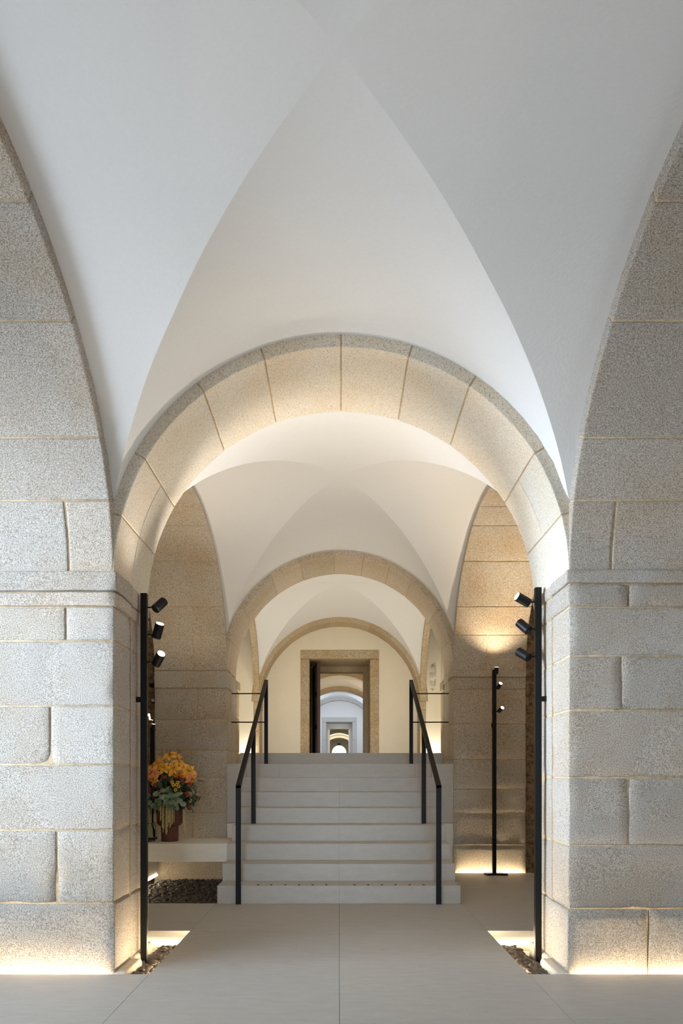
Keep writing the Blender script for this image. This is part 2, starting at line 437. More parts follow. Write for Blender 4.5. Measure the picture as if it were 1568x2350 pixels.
# ------------------------------------------------------------------ floor
floor = empty('floor', (0, 2, 0), label='large grey-beige stone slab floor of the entrance hall', cat='floor', kind='structure')
def slab(x0, x1, y0, y1, parent=floor, z=0.0, th=0.05, mat=None, name='floor_slab'):
    g = 0.0009
    o = box(name, (x0 + g, y0 + g, z - th), (x1 - g, y1 - g, z), mat or M['slab'], parent, r=0.0012)
    o.matrix_parent_inverse = Matrix.Translation(-parent.location); return o
PX = 1.137
YF = 4.095; YP = 5.225
for ix, (a, b) in enumerate(((-PX, 0.003), (0.003, PX))):
    ys = [-3.0, -0.97, 0.58, 2.13, 3.677, YP, 6.33] if ix == 0 else [-3.0, -1.3, 0.25, 1.8, 3.35, YP, 6.33]
    for i in range(len(ys) - 1): slab(a, b, ys[i], ys[i + 1])
for (a, b) in ((-2.7, -PX), (PX, 2.7)):
    ys = [-3.0, -1.3, 0.25, 1.8, 3.345, YF] if a > 0 else [-3.0, -1.2, 0.4, 1.75, 3.2, YF]
    for i in range(len(ys) - 1): slab(a, b, ys[i], ys[i + 1])
for (a, b) in ((-4.3, -2.7), (2.7, 4.3)):
    for y in (-3.0, 0.5): slab(a, b, y, y + 3.5)
# right aisle and left strip beside the stairs
for (a, b, ys) in ((PX, 2.72, [YP, 7.25, 8.255]), (2.72, 4.3, [YP, 6.8, 8.5]), (-2.25, -PX, [YP, 6.33]), (-4.3, -2.25, [YP, 6.33, 8.5])):
    for i in range(len(ys) - 1): slab(a, b, ys[i], ys[i + 1])
# far faces of the planting pits and the bed below
def sub(name, lo, hi, mat, r=0.003):
    o = box(name, lo, hi, mat, floor, r=r); o.matrix_parent_inverse = Matrix.Translation(-floor.location); return o
sub('screed', (-4.4, -3.2, -0.30), (4.4, 9.4, -0.16), M['grout'])
sub('grout_bed', (-PX + .01, -3.0, -0.10), (PX - .01, 6.6, -0.05), M['grout'])
for s in (-1, 1):
    x0, x1 = sorted((s * (PX - 0.012), s * PX)); sub('pit_edge', (x0 + 0.0, YF, -0.16), (x1, YP, -0.003), M['bench'])
    x0, x1 = sorted((s * PX, s * 2.26))
    sub('pit_edge', (x0, YP + 0.004, -0.075), (x1, YP + 0.024, -0.002), M['bench'])
    sub('pit_edge', (x0, YP + 0.02, -0.16), (x1, YP + 0.034, -0.07), M['bench'])
    sub('grout_bed', (x0 + .0, -3.0, -0.10), (x1, YF - 0.05, -0.05), M['grout'])
    sub('pit_edge', (x0, YF - 0.02, -0.16), (x1, YF - 0.002, -0.003), M['bench'])
sub('grout_bed', (PX, YP + 0.05, -0.10), (4.3, 8.25, -0.05), M['grout'])
sub('pit_edge', (-2.25, 6.315, -0.16), (-1.125, 6.329, -0.003), M['bench'])

# stone curbs at the foot of the reveals
for s in (-1, 1):
    side = 'on the flower bench side' if s < 0 else 'on the side opposite the flower bench'
    c = empty('curb', (AX + s * 1.34, 4.4, -0.15), label='worn stone curb under the granite pillar ' + side, cat='curb', kind='structure')
    for (ya, yb, wd) in ((4.115, 4.45, 0.085), (4.48, 4.90, 0.030)):
        x0, x1 = sorted((AX + s * (HW + 0.02), AX + s * (HW - wd)))
        o = box('curb_stone', (x0, ya, -0.15), (x1, yb, 0.004), M['gran_arch'], c, r=0.022, cell=(9, .06, .04), wob=0.004); o.matrix_parent_inverse = Matrix.Translation(-c.location)

# ------------------------------------------------------------------ stairs
HS = 0.165; TD = 0.285; YS = 6.31; SX = 1.125
st = empty('staircase', (0, YS, 0), label='wide flight of grey stone steps between two black handrails', cat='stairs')
iv = Matrix.Translation(-st.location)
for k in range(1, 9):
    ya = YS + (k - 1) * TD; yb = YS + k * TD + 0.02 if k < 8 else 9.42
    xs = [-SX, 0.004, SX] if k not in (8,) else [-SX, -0.72, 0.92, SX]
    if k == 5: xs = [-SX, 0.004, SX]
    for i in range(len(xs) - 1):
        o = box('step_slab', (xs[i] + 0.0008, ya, (k - 1) * HS + 0.0 if k > 1 else 0.0), (xs[i + 1] - 0.0008, yb, k * HS), M['step'], st, r=0.0025); o.matrix_parent_inverse = iv
    o = box('step_core', (-SX + .02, ya + 0.004, 0.0), (SX - .02, yb + 0.2, k * HS - 0.004), M['grout'], st); o.matrix_parent_inverse = iv
stud = None
for x in (-0.752, -0.629, -0.499, -0.370, -0.244, -0.116, 0.148, 0.272, 0.400, 0.527, 0.658, 0.789):
    if stud is None:
        stud = lathe('tactile_stud', [(0.0, 0.006), (0.009, 0.005), (0.012, 0.0)], M['black'], st, seg=10); o = stud
    else:
        o = stud.copy(); COL.objects.link(o); o.parent = st
    o.matrix_parent_inverse = Matrix.Identity(4); o.location = (x, 0.045, HS)
# landing with flank walls
ld = empty('landing_floor', (0, 8.31, 0), label='stone landing under the arch at the head of the stairs', cat='landing', kind='structure')
for s in (-1, 1):
    x0, x1 = sorted((s * (SX + 0.002), AX + s * (HW + 0.004)))
    for (za, zb) in ((-0.15, 0.60), (0.604, 1.32)):
        o = box('flank_panel', (x0, 8.30, za), (x1, 9.42, zb), M['bench'] if za < 0 else M['step'], ld); o.matrix_parent_inverse = Matrix.Translation(-ld.location)  # paler stone on the lower panel paints the light on the wall
o = box('top_step', (-1.36, 9.42, 1.30), (1.17, 9.9, UP), M['step'], ld); o.matrix_parent_inverse = Matrix.Translation(-ld.location)
o = box('kerb_block', (1.175, 9.20, 1.321), (1.46, 9.9, 1.478), M['grey'], ld); o.matrix_parent_inverse = Matrix.Translation(-ld.location)
wallbox('upper_floor', (-2.6, 9.88, 1.2), (2.6, 58, UP), M['slab'], 'stone floor of the upper hall beyond the stairs', 'floor')

# ------------------------------------------------------------------ handrails
def handrail(s, label):
    x = s * 0.925 - (0.006 if s > 0 else -0.0)
    root = empty('handrail', (x, 6.29, 0), label=label, cat='handrail', group='black steel stair handrails')
    inv = Matrix.Translation(-root.location)
    def put(nm, lo, hi):
        o = box(nm, lo, hi, M['rail'], root, r=0.0015); o.matrix_parent_inverse = inv
    hw = 0.0235; t = 0.010
    ya, za, yb, zb = 6.285, 1.100, 8.68, 2.390
    sl = (zb - za) / (yb - ya)
    put('post', (x - hw, ya - t, 0.0), (x + hw, ya + t, za))
    put('post', (x - hw, 7.39 - t, 4 * HS), (x + hw, 7.39 + t, za + sl * (7.39 - ya) - 0.01))
    put('post', (x - hw, yb - t, 8 * HS), (x + hw, yb + t, zb - 0.004))
    def fn(p):
        return Vector((p.x, p.y, p.z + za + sl * (p.y - ya)))
    o = link('rail', rbox('rail', (x - hw, ya - t, -0.026), (x + hw, yb + t, 0.0), 0.0015, (9, 0.4, 9), fn), M['rail'], root); o.matrix_parent_inverse = inv
    xe = AX + s * (HW + 0.02)
    for z in (2.217, 1.854):
        o = tube('cross_bar', (x, yb, z), (xe, yb, z), 0.0075, M['rail'], root, seg=8); o.matrix_parent_inverse = inv
    return root
handrail(-1, 'black flat steel stair handrail on the flower bench side')
handrail(1, 'black flat steel stair handrail on the free-standing spotlight side')

# ------------------------------------------------------------------ spotlights
def head(root, inv, p, d, lit, power, ang=70, size=(0.031, 0.10), col=(1.0, 0.85, 0.63)):
    """one cylindrical spotlight head: p back end of the axis, d direction"""
    p = Vector(p); d = Vector(d).normalized()
    b = tube('spot_head', p - d * size[1] * 0.5, p + d * size[1] * 0.5, size[0], M['black'], root, seg=24); b.matrix_parent_inverse = inv
    bv = b.modifiers.new('edge', 'BEVEL'); bv.width = 0.002; bv.segments = 2; bv.limit_method = 'ANGLE'
    e = p + d * (size[1] * 0.5 + 0.0004)
    l = tube('lens', e, e + d * 0.0015, size[0] * 0.82, M['lens'] if lit else M['grey'], b, seg=24)
    if power:
        sp = bpy.data.lights.new('spotlight', 'SPOT'); sp.energy = power; sp.color = col; sp.spot_size = math.radians(ang); sp.spot_blend = 0.7; sp.shadow_soft_size = 0.03
        so = bpy.data.objects.new('spotlight', sp); COL.objects.link(so)
        so.location = e + d * 0.012; so.rotation_euler = d.to_track_quat('-Z', 'Y').to_euler()

def lamp_pole(s, x, y, top, zbr, heads, label):
    root = empty('lamp_pole', (x, y, -0.115), label=label, cat='lamp', group='tall black lamp poles in the pebble pits')
    inv = Matrix.Translation(-root.location)
    o = box('pole', (x - 0.0215, y - 0.018, -0.115), (x + 0.0215, y + 0.018, top), M['black'], root, r=0.002); o.matrix_parent_inverse = inv
    xa, xb = sorted((x + s * 0.0, AX + s * (HW + 0.012)))
    o = box('wall_bracket', (xa, y - 0.014, zbr - 0.017), (xb, y + 0.014, zbr + 0.017), M['black'], root, r=0.002); o.matrix_parent_inverse = inv
    for (z, off, dz, d, lit, pw, ang, *cc) in heads:
        o = tube('arm', (x, y, z), (x - s * off, y, z), 0.006, M['black'], root, seg=10); o.matrix_parent_inverse = inv
        d = Vector(d).normalized()
        head(root, inv, Vector((x - s * off, y, z)) + d * 0.030, d, lit, pw, ang, col=cc[0] if cc else (1.0, 0.85, 0.63))
lamp_pole(-1, -1.311, 4.60, 2.414, 1.70,
          [(2.320, 0.086, 0, (0.44, 0.58, 0.68), True, 75, 95, (1, .94, .85)), (2.136, 0.086, 0, (0.36, -0.40, 0.85), True, 26, 100, (1, .93, .83)), (1.953, 0.086, 0, (0.52, -0.62, 0.60), True, 13, 80, (1, .93, .83))],
          'tall black lamp pole on the flower bench side, with one spotlight glowing at the viewer')
lamp_pole(1, 1.340, 4.60, 2.453, 1.705,
          [(2.357, 0.075, 0, (-0.86, -0.20, 0.42), True, 7, 90), (2.175, 0.075, 0, (-0.52, 0.52, 0.68), True, 70, 95, (1, .94, .85)), (1.990, 0.075, 0, (-0.52, 0.66, 0.54), True, 65, 90, (1, .94, .85))],
          'tall black lamp pole opposite the flower bench, with a gleaming top spotlight')

def stand(x, y, z0, top, heads, label, hs=(0.026, 0.085), bs=1.0):
    root = empty('floor_lamp', (x, y, z0), label=label, cat='lamp')
    inv = Matrix.Translation(-root.location)
    def put(nm, lo, hi):
        o = box(nm, lo, hi, M['black'], root, r=0.002); o.matrix_parent_inverse = inv
    put('pole', (x - 0.022, y - 0.022, z0 + 0.01), (x + 0.022, y + 0.022, top))
    put('base_plate', (x - 0.09 * bs, y - 0.05, z0), (x + 0.15 * bs, y - 0.0, z0 + 0.02))
    put('base_plate', (x - 0.11 * bs, y + 0.0, z0), (x + 0.12 * bs, y + 0.09 * bs, z0 + 0.014))
    put('switch', (x - 0.034, y - 0.01, top - 0.68), (x - 0.020, y + 0.01, top - 0.635))
    for (dx, dy, z, d, pw, ang) in heads:
        d = Vector(d).normalized(); c = Vector((x + dx, y + dy, z))
        o = tube('arm', (x, y, z - 0.03), c - d * 0.03, 0.006, M['black'], root, seg=8); o.matrix_parent_inverse = inv
        head(root, inv, c, d, True, pw, ang, hs, (1, .82, .58))
    return root
stand(1.842, 8.10, 0.0, 2.43,
      [(0.016, -0.04, 2.415, (0.05, -0.12, 1.0), 30, 120), (0.046, -0.055, 2.235, (0.25, -0.72, 0.62), 75, 130), (0.062, -0.055, 1.955, (0.35, -0.80, 0.45), 70, 130)],
      'free-standing black spotlight on flat base plates before the granite pillar', hs=(0.024, 0.08))
stand(-2.016, 7.40, 0.495, 1.70,
      [(0.014, -0.03, 1.70, (0.05, -0.05, 1.0), 30, 120), (-0.030, -0.05, 1.81, (0.15, -0.8, 0.55), 60, 130)],
      'short black spotlight stand on the flower bench beside the vase', hs=(0.02, 0.07), bs=0.35)
for (z, d) in ((2.28, (1, -0.3, -0.1)), (2.09, (0.2, -1, 0.15))):
    r_ = empty('wall_spotlight', (-2.28, 8.44, z), label='small unlit black spotlight fixed to the rubble wall above the flower vase', cat='lamp', group='unlit spotlights on the rubble wall')
    iv2 = Matrix.Translation(-r_.location)
    o = tube('arm', (-2.28, 8.505, z), (-2.28, 8.40, z), 0.008, M['black'], r_, seg=8); o.matrix_parent_inverse = iv2
    head(r_, iv2, (-2.275, 8.37, z), d, False, 0, size=(0.026, 0.075))

# ------------------------------------------------------------------ led strips in the floor
def led(name, lo, hi, label, loc, target, sx, sy, power, col=WARM):
    o = box(name, lo, hi, M['led'], None, r=0.001); tag(o, label, 'light strip')
    area('led_or_fill_light', loc, target, sx, sy, power, col)
for s in (-1, 1):
    sd = 'on the flower bench side' if s < 0 else 'opposite the flower bench'
    x0, x1 = sorted((AX + s * 1.40, AX + s * 2.25)); xm = (x0 + x1) / 2
    led('light_strip', (x0, 4.098, -0.085), (x1, 4.114, -0.075), 'warm light strip in the slot before the lamp pole pillar ' + sd, (xm, 4.104, -0.06), (xm, 4.095, 0.5), 0.85, 0.012, 9.0)
    x0, x1 = sorted((s * (PX + 0.005), s * 1.75)); xm = (x0 + x1) / 2
    led('light_strip', (x0, YP - 0.004, -0.093), (x1, YP + 0.004, -0.079), 'warm light strip at the end of the pebble pit ' + sd, (xm, YP - 0.012, -0.07), (xm, YP - 0.25, 0.12), 0.6, 0.012, 0.6)
    area('led_or_fill_light', (s * (PX + 0.012), 4.65, -0.045), (s * 1.30, 4.65, 0.6), 1.0, 0.012, 7.0, WARM)
    area('led_or_fill_light', (xm, YP - 0.03, -0.085), (xm, YP + 0.03, -0.0), 0.6, 0.01, 0.08, WARM)
led('light_strip', (1.42, 8.262, -0.085), (2.25, 8.276, -0.075), 'warm light strip in the floor slot behind the free-standing spotlight', (1.83, 8.265, -0.06), (1.83, 8.255, 0.5), 0.8, 0.012, 9.0)
led('light_strip', (-2.192, 6.5, -0.03), (-2.184, 8.24, -0.012), 'warm light strip along the low wall under the flower bench', (-2.17, 7.3, -0.02), (-1.8, 7.3, 0.05), 1.7, 0.012, 2.2)

# ------------------------------------------------------------------ bench beside the stairs
bn = empty('stone_bench', (-1.7, 7.19, 0.31), label='floating pale stone bench slab beside the stairs carrying the vase', cat='bench')
ib = Matrix.Translation(-bn.location)
o = box('bench_slab', (-2.25, 6.90, 0.310), (-SX - 0.003, 7.48, 0.495), M['bench'], bn, r=0.003); o.matrix_parent_inverse = ib
o = box('support_wall', (-2.26, 6.36, -0.01), (-2.196, 8.27, 0.309), M['bench'], bn, r=0.003); o.matrix_parent_inverse = ib

# ------------------------------------------------------------------ pebbles
peb_me = []
for i in range(5):
    bm = bmesh.new(); bmesh.ops.create_icosphere(bm, subdivisions=2 if i < 5 else 1, radius=1.0)
    sx, sy, sz = 1.0, random.uniform(0.6, 0.85), random.uniform(0.38, 0.6)
    for v in bm.verts:
        n_ = 1 + 0.16 * noise.noise(v.co * 1.3 + Vector((i * 7, 0, 0)))
        v.co = Vector((v.co.x * sx, v.co.y * sy, v.co.z * sz)) * n_
    me = bpy.data.meshes.new('pebble'); bm.to_mesh(me); bm.free()
    me.materials.append(None)
    for p in me.polygons: p.use_smooth = True
    peb_me.append(me)

def pebble_bed(name, x0, x1, y0, y1, z, size, count, keep, label, avoid=None, slope=0.0, mat=None):
    mat = mat or M['pebble']
    rnd = random.Random(int(x0 * 100) + 5)
    root = link(name, rbox(name, (x0, y0, -0.05), (x1, y1, 0.0), 0.002, fn=lambda p: Vector((p.x, p.y, p.z + z + slope * (p.y - y0)))), M['bed'])
    tag(root, label, 'pebble bed')
    pts = []
    for _ in range(count):
        for _t in range(12):
            x = rnd.uniform(x0 + size * .6, x1 - size * .6); y = rnd.uniform(y0 + size * .6, y1 - size * .6)
            if avoid and avoid(x, y): continue
            pts.append((x, y)); break
    pts.sort(key=lambda p: p[1])
    V = []; F = []
    for i, (x, y) in enumerate(pts):
        s = size * rnd.uniform(0.42, 0.72)
        zz = z + slope * (y - y0) + rnd.uniform(0.0, 0.022)
        rot = Matrix.Rotation(rnd.uniform(0, 6.28), 4, 'Z') @ Matrix.Rotation(rnd.uniform(-.5, .5), 4, 'X') @ Matrix.Rotation(rnd.uniform(-.4, .4), 4, 'Y')
        mt = Matrix.Translation((x, y, zz)) @ rot @ Matrix.Scale(s, 4)
        me = peb_me[i % 5]
        if i < keep:
            o = bpy.data.objects.new('pebble', me); COL.objects.link(o); o.parent = root; o.matrix_local = mt; o.material_slots[0].link = 'OBJECT'; o.material_slots[0].material = mat
        else:
            b = len(V); V += [mt @ v.co for v in me.vertices]; F += [tuple(b + q for q in p.vertices) for p in me.polygons]
    if V:
        mm = bpy.data.meshes.new('pebbles'); mm.from_pydata(V, [], F); mm.update()
        o = link('pebbles', mm, mat, root); o['kind'] = 'stuff'
    return root
for s in (-1, 1):
    x0, x1 = sorted((s * (PX + 0.002), s * 1.355))
    pebble_bed('pebble_bed', x0, x1, YF + 0.004, YP - 0.01, -0.052, 0.052, 270, 270,
               'pebble filled floor pit around the lamp pole ' + ('on the flower bench side' if s < 0 else 'opposite the flower bench'),
               avoid=lambda x, y, s=s: abs(x - s * 1.325) < 0.05 and abs(y - 4.6) < 0.04, slope=-0.065)
pebble_bed('pebble_bed', -2.18, -1.13, 6.335, 8.27, -0.10, 0.05, 2100, 300, 'pebble bed in the floor under the flower bench, shade in its colour', mat=M['pebble_shaded'])

# ------------------------------------------------------------------ upper hall
C3 = [(UP, 1.95, [], 0.0), (1.95, 2.30, [], 0.0), (2.30, 2.44, [], 0.014)]
for s in (-1, 1):
    pillar(s, Y3a, Y3b, C3, 'slim granite pilaster carrying the arch before the granite doorway', M['gran_door'], zb=1.3, wide=0.10, fine=False, group='pilasters of the arch before the doorway')
    pillar(s, Y2b + 0.004, Y2b + 0.3, C3, 'slim granite pilaster behind the arch at the stair head', M['gran_door'], zb=1.3, wide=0.10, fine=False, group='pilasters behind the stair head arch')
    side_arch(s, Y2b, Y3a, [0, 20, 40, 58, 76], 'thin granite rib of the upper vault, ' + ('on the flower bench side' if s < 0 else 'on the free-standing spotlight side'), M['gran_door'], width=0.10)
    xo = AX + s * (1.73 if s > 0 else 2.02)
    x0, x1 = sorted((xo, xo + s * 0.1))
    wallbox('wall_' + S[s], (x0, Y2b - 0.2, 1.2), (x1, Y3a + 0.3, 4.7), M['cream'], 'cream plastered side wall of the upper hall, ' + ('flower bench side' if s < 0 else 'free-standing spotlight side'))
    x0, x1 = sorted((AX + s * (HW + 0.10), AX + s * (HW + 0.75)))
    wallbox('partition_wall', (x0, Y3a + 0.004, 1.2), (x1, Y3b, 4.7), M['cream'], 'cream plastered wall face beside the slim pilaster, ' + ('flower bench side' if s < 0 else 'free-standing spotlight side'))
cross_arch(Y3a, Y3b, [-90, -72, -54, -38, -22, -7, 7, 22, 38, 54, 72, 90], 'slender granite arch before the doorway wall', M['gran_door'], cell=0.15)
vault(Y2b, Y3a, 'white plaster groin vault of the upper hall, before the doorway', M['plaster'], n=20, dome=0.2)

def door_wall(y0, y1, ow, top, frame, mats, label, flabel, frame_w, frame_top, name, courses):
    """cross wall with a stone framed doorway: opening half width ow up to z top"""
    wall = empty('wall_back', (AX, (y0 + y1) / 2, UP), label=label, cat='wall', kind='structure')
    iv_ = Matrix.Translation(-wall.location)
    fo = ow + frame_w; ft = top + frame_top
    for lo, hi in (((AX - 2.3, y0, UP - .2), (AX - fo, y1, 4.7)), ((AX + fo, y0, UP - .2), (AX + 2.3, y1, 4.7)), ((AX - fo, y0, ft), (AX + fo, y1, 4.7))):
        o = box('wall_panel', lo, hi, mats[0], wall, r=0.0002); o.matrix_parent_inverse = iv_
    fr = empty(name, (AX, y0, UP), label=flabel, cat='doorway', kind='structure')
    iv_ = Matrix.Translation(-fr.location)
    for s in (-1, 1):
        for (a, b) in courses:
            x0, x1 = sorted((AX + s * ow, AX + s * fo))
            o = box('jamb_stone', (x0, y0 - 0.012, a + 0.007), (x1, y1, b - 0.007), mats[1], fr, r=0.006); o.matrix_parent_inverse = iv_
        x0, x1 = sorted((AX + s * (ow + 0.008), AX + s * fo))
        o = box('mortar_core', (x0, y0 + 0.001, UP), (x1, y1 - 0.01, top), M['mortar'], fr); o.matrix_parent_inverse = iv_
    o = box('lintel_stone', (AX - fo, y0 - 0.012, top + 0.003), (AX + fo, y1, ft), mats[1], fr, r=0.006); o.matrix_parent_inverse = iv_
    return fr
fr1 = door_wall(Y3b, 13.0, 0.54, 3.235, None, (M['cream'], M['gran_door']), 'cream plastered end wall of the upper hall around the granite doorway', 'ochre granite doorway with a dark wooden door leaf', 0.155, 0.155, 'doorway',
          [(UP, 1.67), (1.67, 2.07), (2.07, 2.50), (2.50, 2.93), (2.93, 3.235)])
iv_ = Matrix.Translation(-fr1.location)
for s in (-1, 1):
    x0, x1 = sorted((AX + s * 0.45, AX + s * 0.62)); o = box('inner_jamb', (x0, 13.0, UP), (x1, 13.25, 3.135), M['gran_door'], fr1); o.matrix_parent_inverse = iv_
o = box('inner_lintel', (AX - 0.62, 13.0, 3.135), (AX + 0.62, 13.25, 3.4), M['gran_door'], fr1); o.matrix_parent_inverse = iv_
# the leaf
dl = empty('door_1', (-0.452, 12.97, UP), label='dark wooden door leaf standing open in the granite doorway', cat='door', kind='structure')
dl.rotation_euler = (0, 0, math.radians(-81))
box('door_leaf', (0.0, -0.055, 0.01), (0.76, 0.0, 1.72), M['wood'], dl, r=0.004)
for (a, b) in ((0.08, 0.52), (0.60, 1.10), (1.18, 1.64)):
    box('door_panel', (0.10, -0.066, a), (0.66, -0.05, b), M['wood'], dl, r=0.006)

# faded wall painting
fm, nt, b = new_mat('faded_wall_painting')
tc = N(nt, 'ShaderNodeTexCoord'); nz = N(nt, 'ShaderNodeTexNoise'); nz.inputs['Scale'].default_value = 9; nz.inputs['Detail'].default_value = 6
nt.links.new(tc.outputs['Object'], nz.inputs['Vector'])
r_ = ramp(nt, [(0.42, (0.74, 0.68, 0.55)), (0.62, (0.30, 0.28, 0.24))], nz.outputs[0]); nt.links.new(r_.outputs[0], b.inputs['Base Color']); b.inputs['Roughness'].default_value = 0.9
V = []; F = []
pts = [(-.05, .0), (.0, -.04), (.05, .02), (.055, .30), (.045, .44), (-.01, .42), (-.055, .36), (-.05, .18)]
for y in (0.0, 0.004):
    V += [(p[0] , y, p[1]) for p in pts]
F = [tuple(range(8)), tuple(range(8, 16))] + [(i, (i + 1) % 8, 8 + (i + 1) % 8, 8 + i) for i in range(8)]
o = link('wall_painting', mesh('wall_painting', V, F), fm, smooth=False); o.location = (1.61, Y3a - 0.0005, 2.66)
tag(o, 'faded fragment of grey wall painting on the cream plaster', 'wall painting')

# LED glow along the foot of the upper walls
for s in (-1, 1):
    sd = 'flower bench side' if s < 0 else 'free-standing spotlight side'
    xx = AX + s * 1.58
    led('light_strip', (xx - 0.12, 11.60, UP - 0.01), (xx + 0.12, 11.62, UP + 0.005), 'warm light strip at the foot of the upper hall wall, ' + sd, (xx, 11.58, UP + 0.03), (xx * 0.96, 11.3, 3.4), 0.25, 0.05, 2.2, (1, .92, .78))
    area('led_or_fill_light', (AX + s * 1.25, 9.7, UP + 0.04), (AX + s * 0.6, 10.6, 3.6), 0.7, 0.1, 22, (1, .92, .78))  # hidden uplights added for general warm light in the upper hall

# ------------------------------------------------------------------ rooms beyond the doorway
for (ya, yb, m, lb) in ((17.35, 18.15, M['gran_door'], 'first ochre granite arch seen beyond the dark wooden door'), (20.9, 21.7, M['gran_door'], 'second ochre granite arch seen beyond the dark wooden door'), (24.2, 24.55, M['grey'], 'grey granite arch before the second doorway')):
    cross_arch(ya, yb, [-90, -60, -42, -26, -12, 0, 12, 26, 42, 60, 90], lb, m, cell=0.15)
    for s in (-1, 1):
        x0, x1 = sorted((AX + s * HW, AX + s * 1.7))
        o = box('stone_pillar', (x0, ya, UP), (x1, yb, Z0), m); tag(o, 'plain pier under the ' + lb.split(' seen')[0] + (', flower bench side' if s < 0 else ', free-standing spotlight side'), 'pillar', None, 'structure')
for (a, b, nm) in ((13.0, 17.35, 'just beyond the dark wooden door'), (18.15, 20.9, 'between the two far ochre arches'), (21.7, 24.2, 'lit blue by daylight before the second doorway')):
    vault(a, b, 'white plaster vault ' + nm, M['plaster'], n=10, wob=0)
for s in (-1, 1):
    x0, x1 = sorted((AX + s * 1.46, AX + s * 1.6))
    wallbox('wall_' + S[s], (x0, 13.0, 1.2), (x1, 24.6, 4.7), M['plaster'], 'white side wall of the room beyond the dark wooden door, ' + ('flower bench side' if s < 0 else 'free-standing spotlight side'))
fr2 = door_wall(24.55, 25.4, 0.47, 3.05, None, (M['plaster'], M['grey']), 'white end wall around the grey granite doorway', 'grey granite doorway far beyond the dark wooden door', 0.16, 0.17, 'doorway', [(UP, 2.4), (2.4, 3.05)])
gd = empty('door_2', (AX, 25.45, UP), label='white framed glass door set in the grey granite doorway', cat='door', kind='structure')
ig = Matrix.Translation(-gd.location)
for lo, hi in (((AX - .47, 25.4, UP), (AX - .40, 25.5, 3.05)), ((AX + .40, 25.4, UP), (AX + .47, 25.5, 3.05)), ((AX - .40, 25.4, 2.86), (AX + .40, 25.5, 3.05)), ((AX - .40, 25.55, UP), (AX - .36, 26.2, 2.85)), ((AX + .36, 25.55, UP), (AX + .40, 26.2, 2.85))):
    o = box('door_frame', lo, hi, M['white'], gd); o.matrix_parent_inverse = ig
# far corridor
def barrel(y0, y1, hw, z0, mat, name, label):
    V = []; F = []; n = 20
    for y in (y0, y1):
        V.append((AX - hw, y, UP)); 
        for i in range(n + 1):
            t = math.pi - math.pi * i / n; V.append((AX + hw * math.cos(t), y, z0 + hw * math.sin(t)))
        V.append((AX + hw, y, UP))
    m_ = n + 3
    for i in range(m_ - 1): F.append((i, i + 1, m_ + i + 1, m_ + i))
    o = link(name, mesh(name, V, F), mat); return tag(o, label, 'ceiling', None, 'structure')
barrel(25.4, 56, 1.45, 2.42, M['cream'], 'barrel_ceiling', 'cream barrel vaulted corridor far beyond both doorways')
for (ya, nm) in ((37.0, 'first'), (42.0, 'second'), (48.0, 'third')):
    cross_arch(ya, ya + 0.8, [-90, -50, -25, 0, 25, 50, 90], nm + ' low arch of the far corridor', M['cream'], z0=2.42, rad=1.30, depth=0.16, cell=0.2)
# end wall with arched opening to the daylight
V = []; F = []; hw, za, n = 0.60, 2.92, 20
inner = [(-hw, UP)] + [(hw * math.cos(math.pi - math.pi * i / n), za + hw * math.sin(math.pi - math.pi * i / n)) for i in range(n + 1)] + [(hw, UP)]
outer = []
for (x, z) in inner:
    d = Vector((x, z - 2.6)); d = d.normalized() * 2.6 if d.length else d
    outer.append((max(-1.6, min(1.6, d.x * 1.2)) if z > UP else (1.6 if x > 0 else -1.6), min(4.3, max(UP, 2.6 + d.y)) if z > UP else UP))
for y in (56.0, 56.4):
    V += [(AX + x, y, z) for (x, z) in inner] + [(AX + x, y, z) for (x, z) in outer]
m_ = len(inner); T = 2 * m_
for i in range(m_ - 1):
    F += [(i, i + 1, m_ + i + 1, m_ + i), (T + i, T + i + 1, T + m_ + i + 1, T + m_ + i), (i, i + 1, T + i + 1, T + i)]
o = link('wall_far_end', mesh('wall_far_end', V, F), M['cream'], smooth=False); tag(o, 'cream end wall of the far corridor with an arched opening to daylight', 'wall', None, 'structure')
for (y, z, wd) in ((48.8, 3.86, 0.13), (55.9, 3.60, 0.14)):
    o = box('exit_sign_box', (AX - wd, y - 0.05, z - 0.06), (AX + wd, y, z + 0.06), M['sign']); tag(o, 'small black sign box hung ' + ('under the third low arch of the far corridor' if y < 50 else 'over the arched opening at the corridor end'), 'sign')
area('corridor_light', (AX, 33.0, 3.6), (AX, 36, 2.4), 1.5, 0.4, 60, NEUT)
area('room_light', (AX - 1.2, 27.6, 2.6), (AX + 0.3, 25.4, 2.6), 0.8, 0.8, 40, NEUT)  # unseen light added to brighten the white door frame
area('corridor_light', (AX, 45.0, 3.6), (AX, 47, 2.2), 1.5, 0.4, 90, NEUT)
area('room_light', (AX - 1.2, 15.2, UP + 0.1), (AX + 0.2, 17.6, 3.9), 0.6, 0.2, 30, WARM)
area('room_light', (AX + 1.2, 19.4, UP + 0.1), (AX - 0.2, 21.0, 3.9), 0.6, 0.2, 30, WARM)

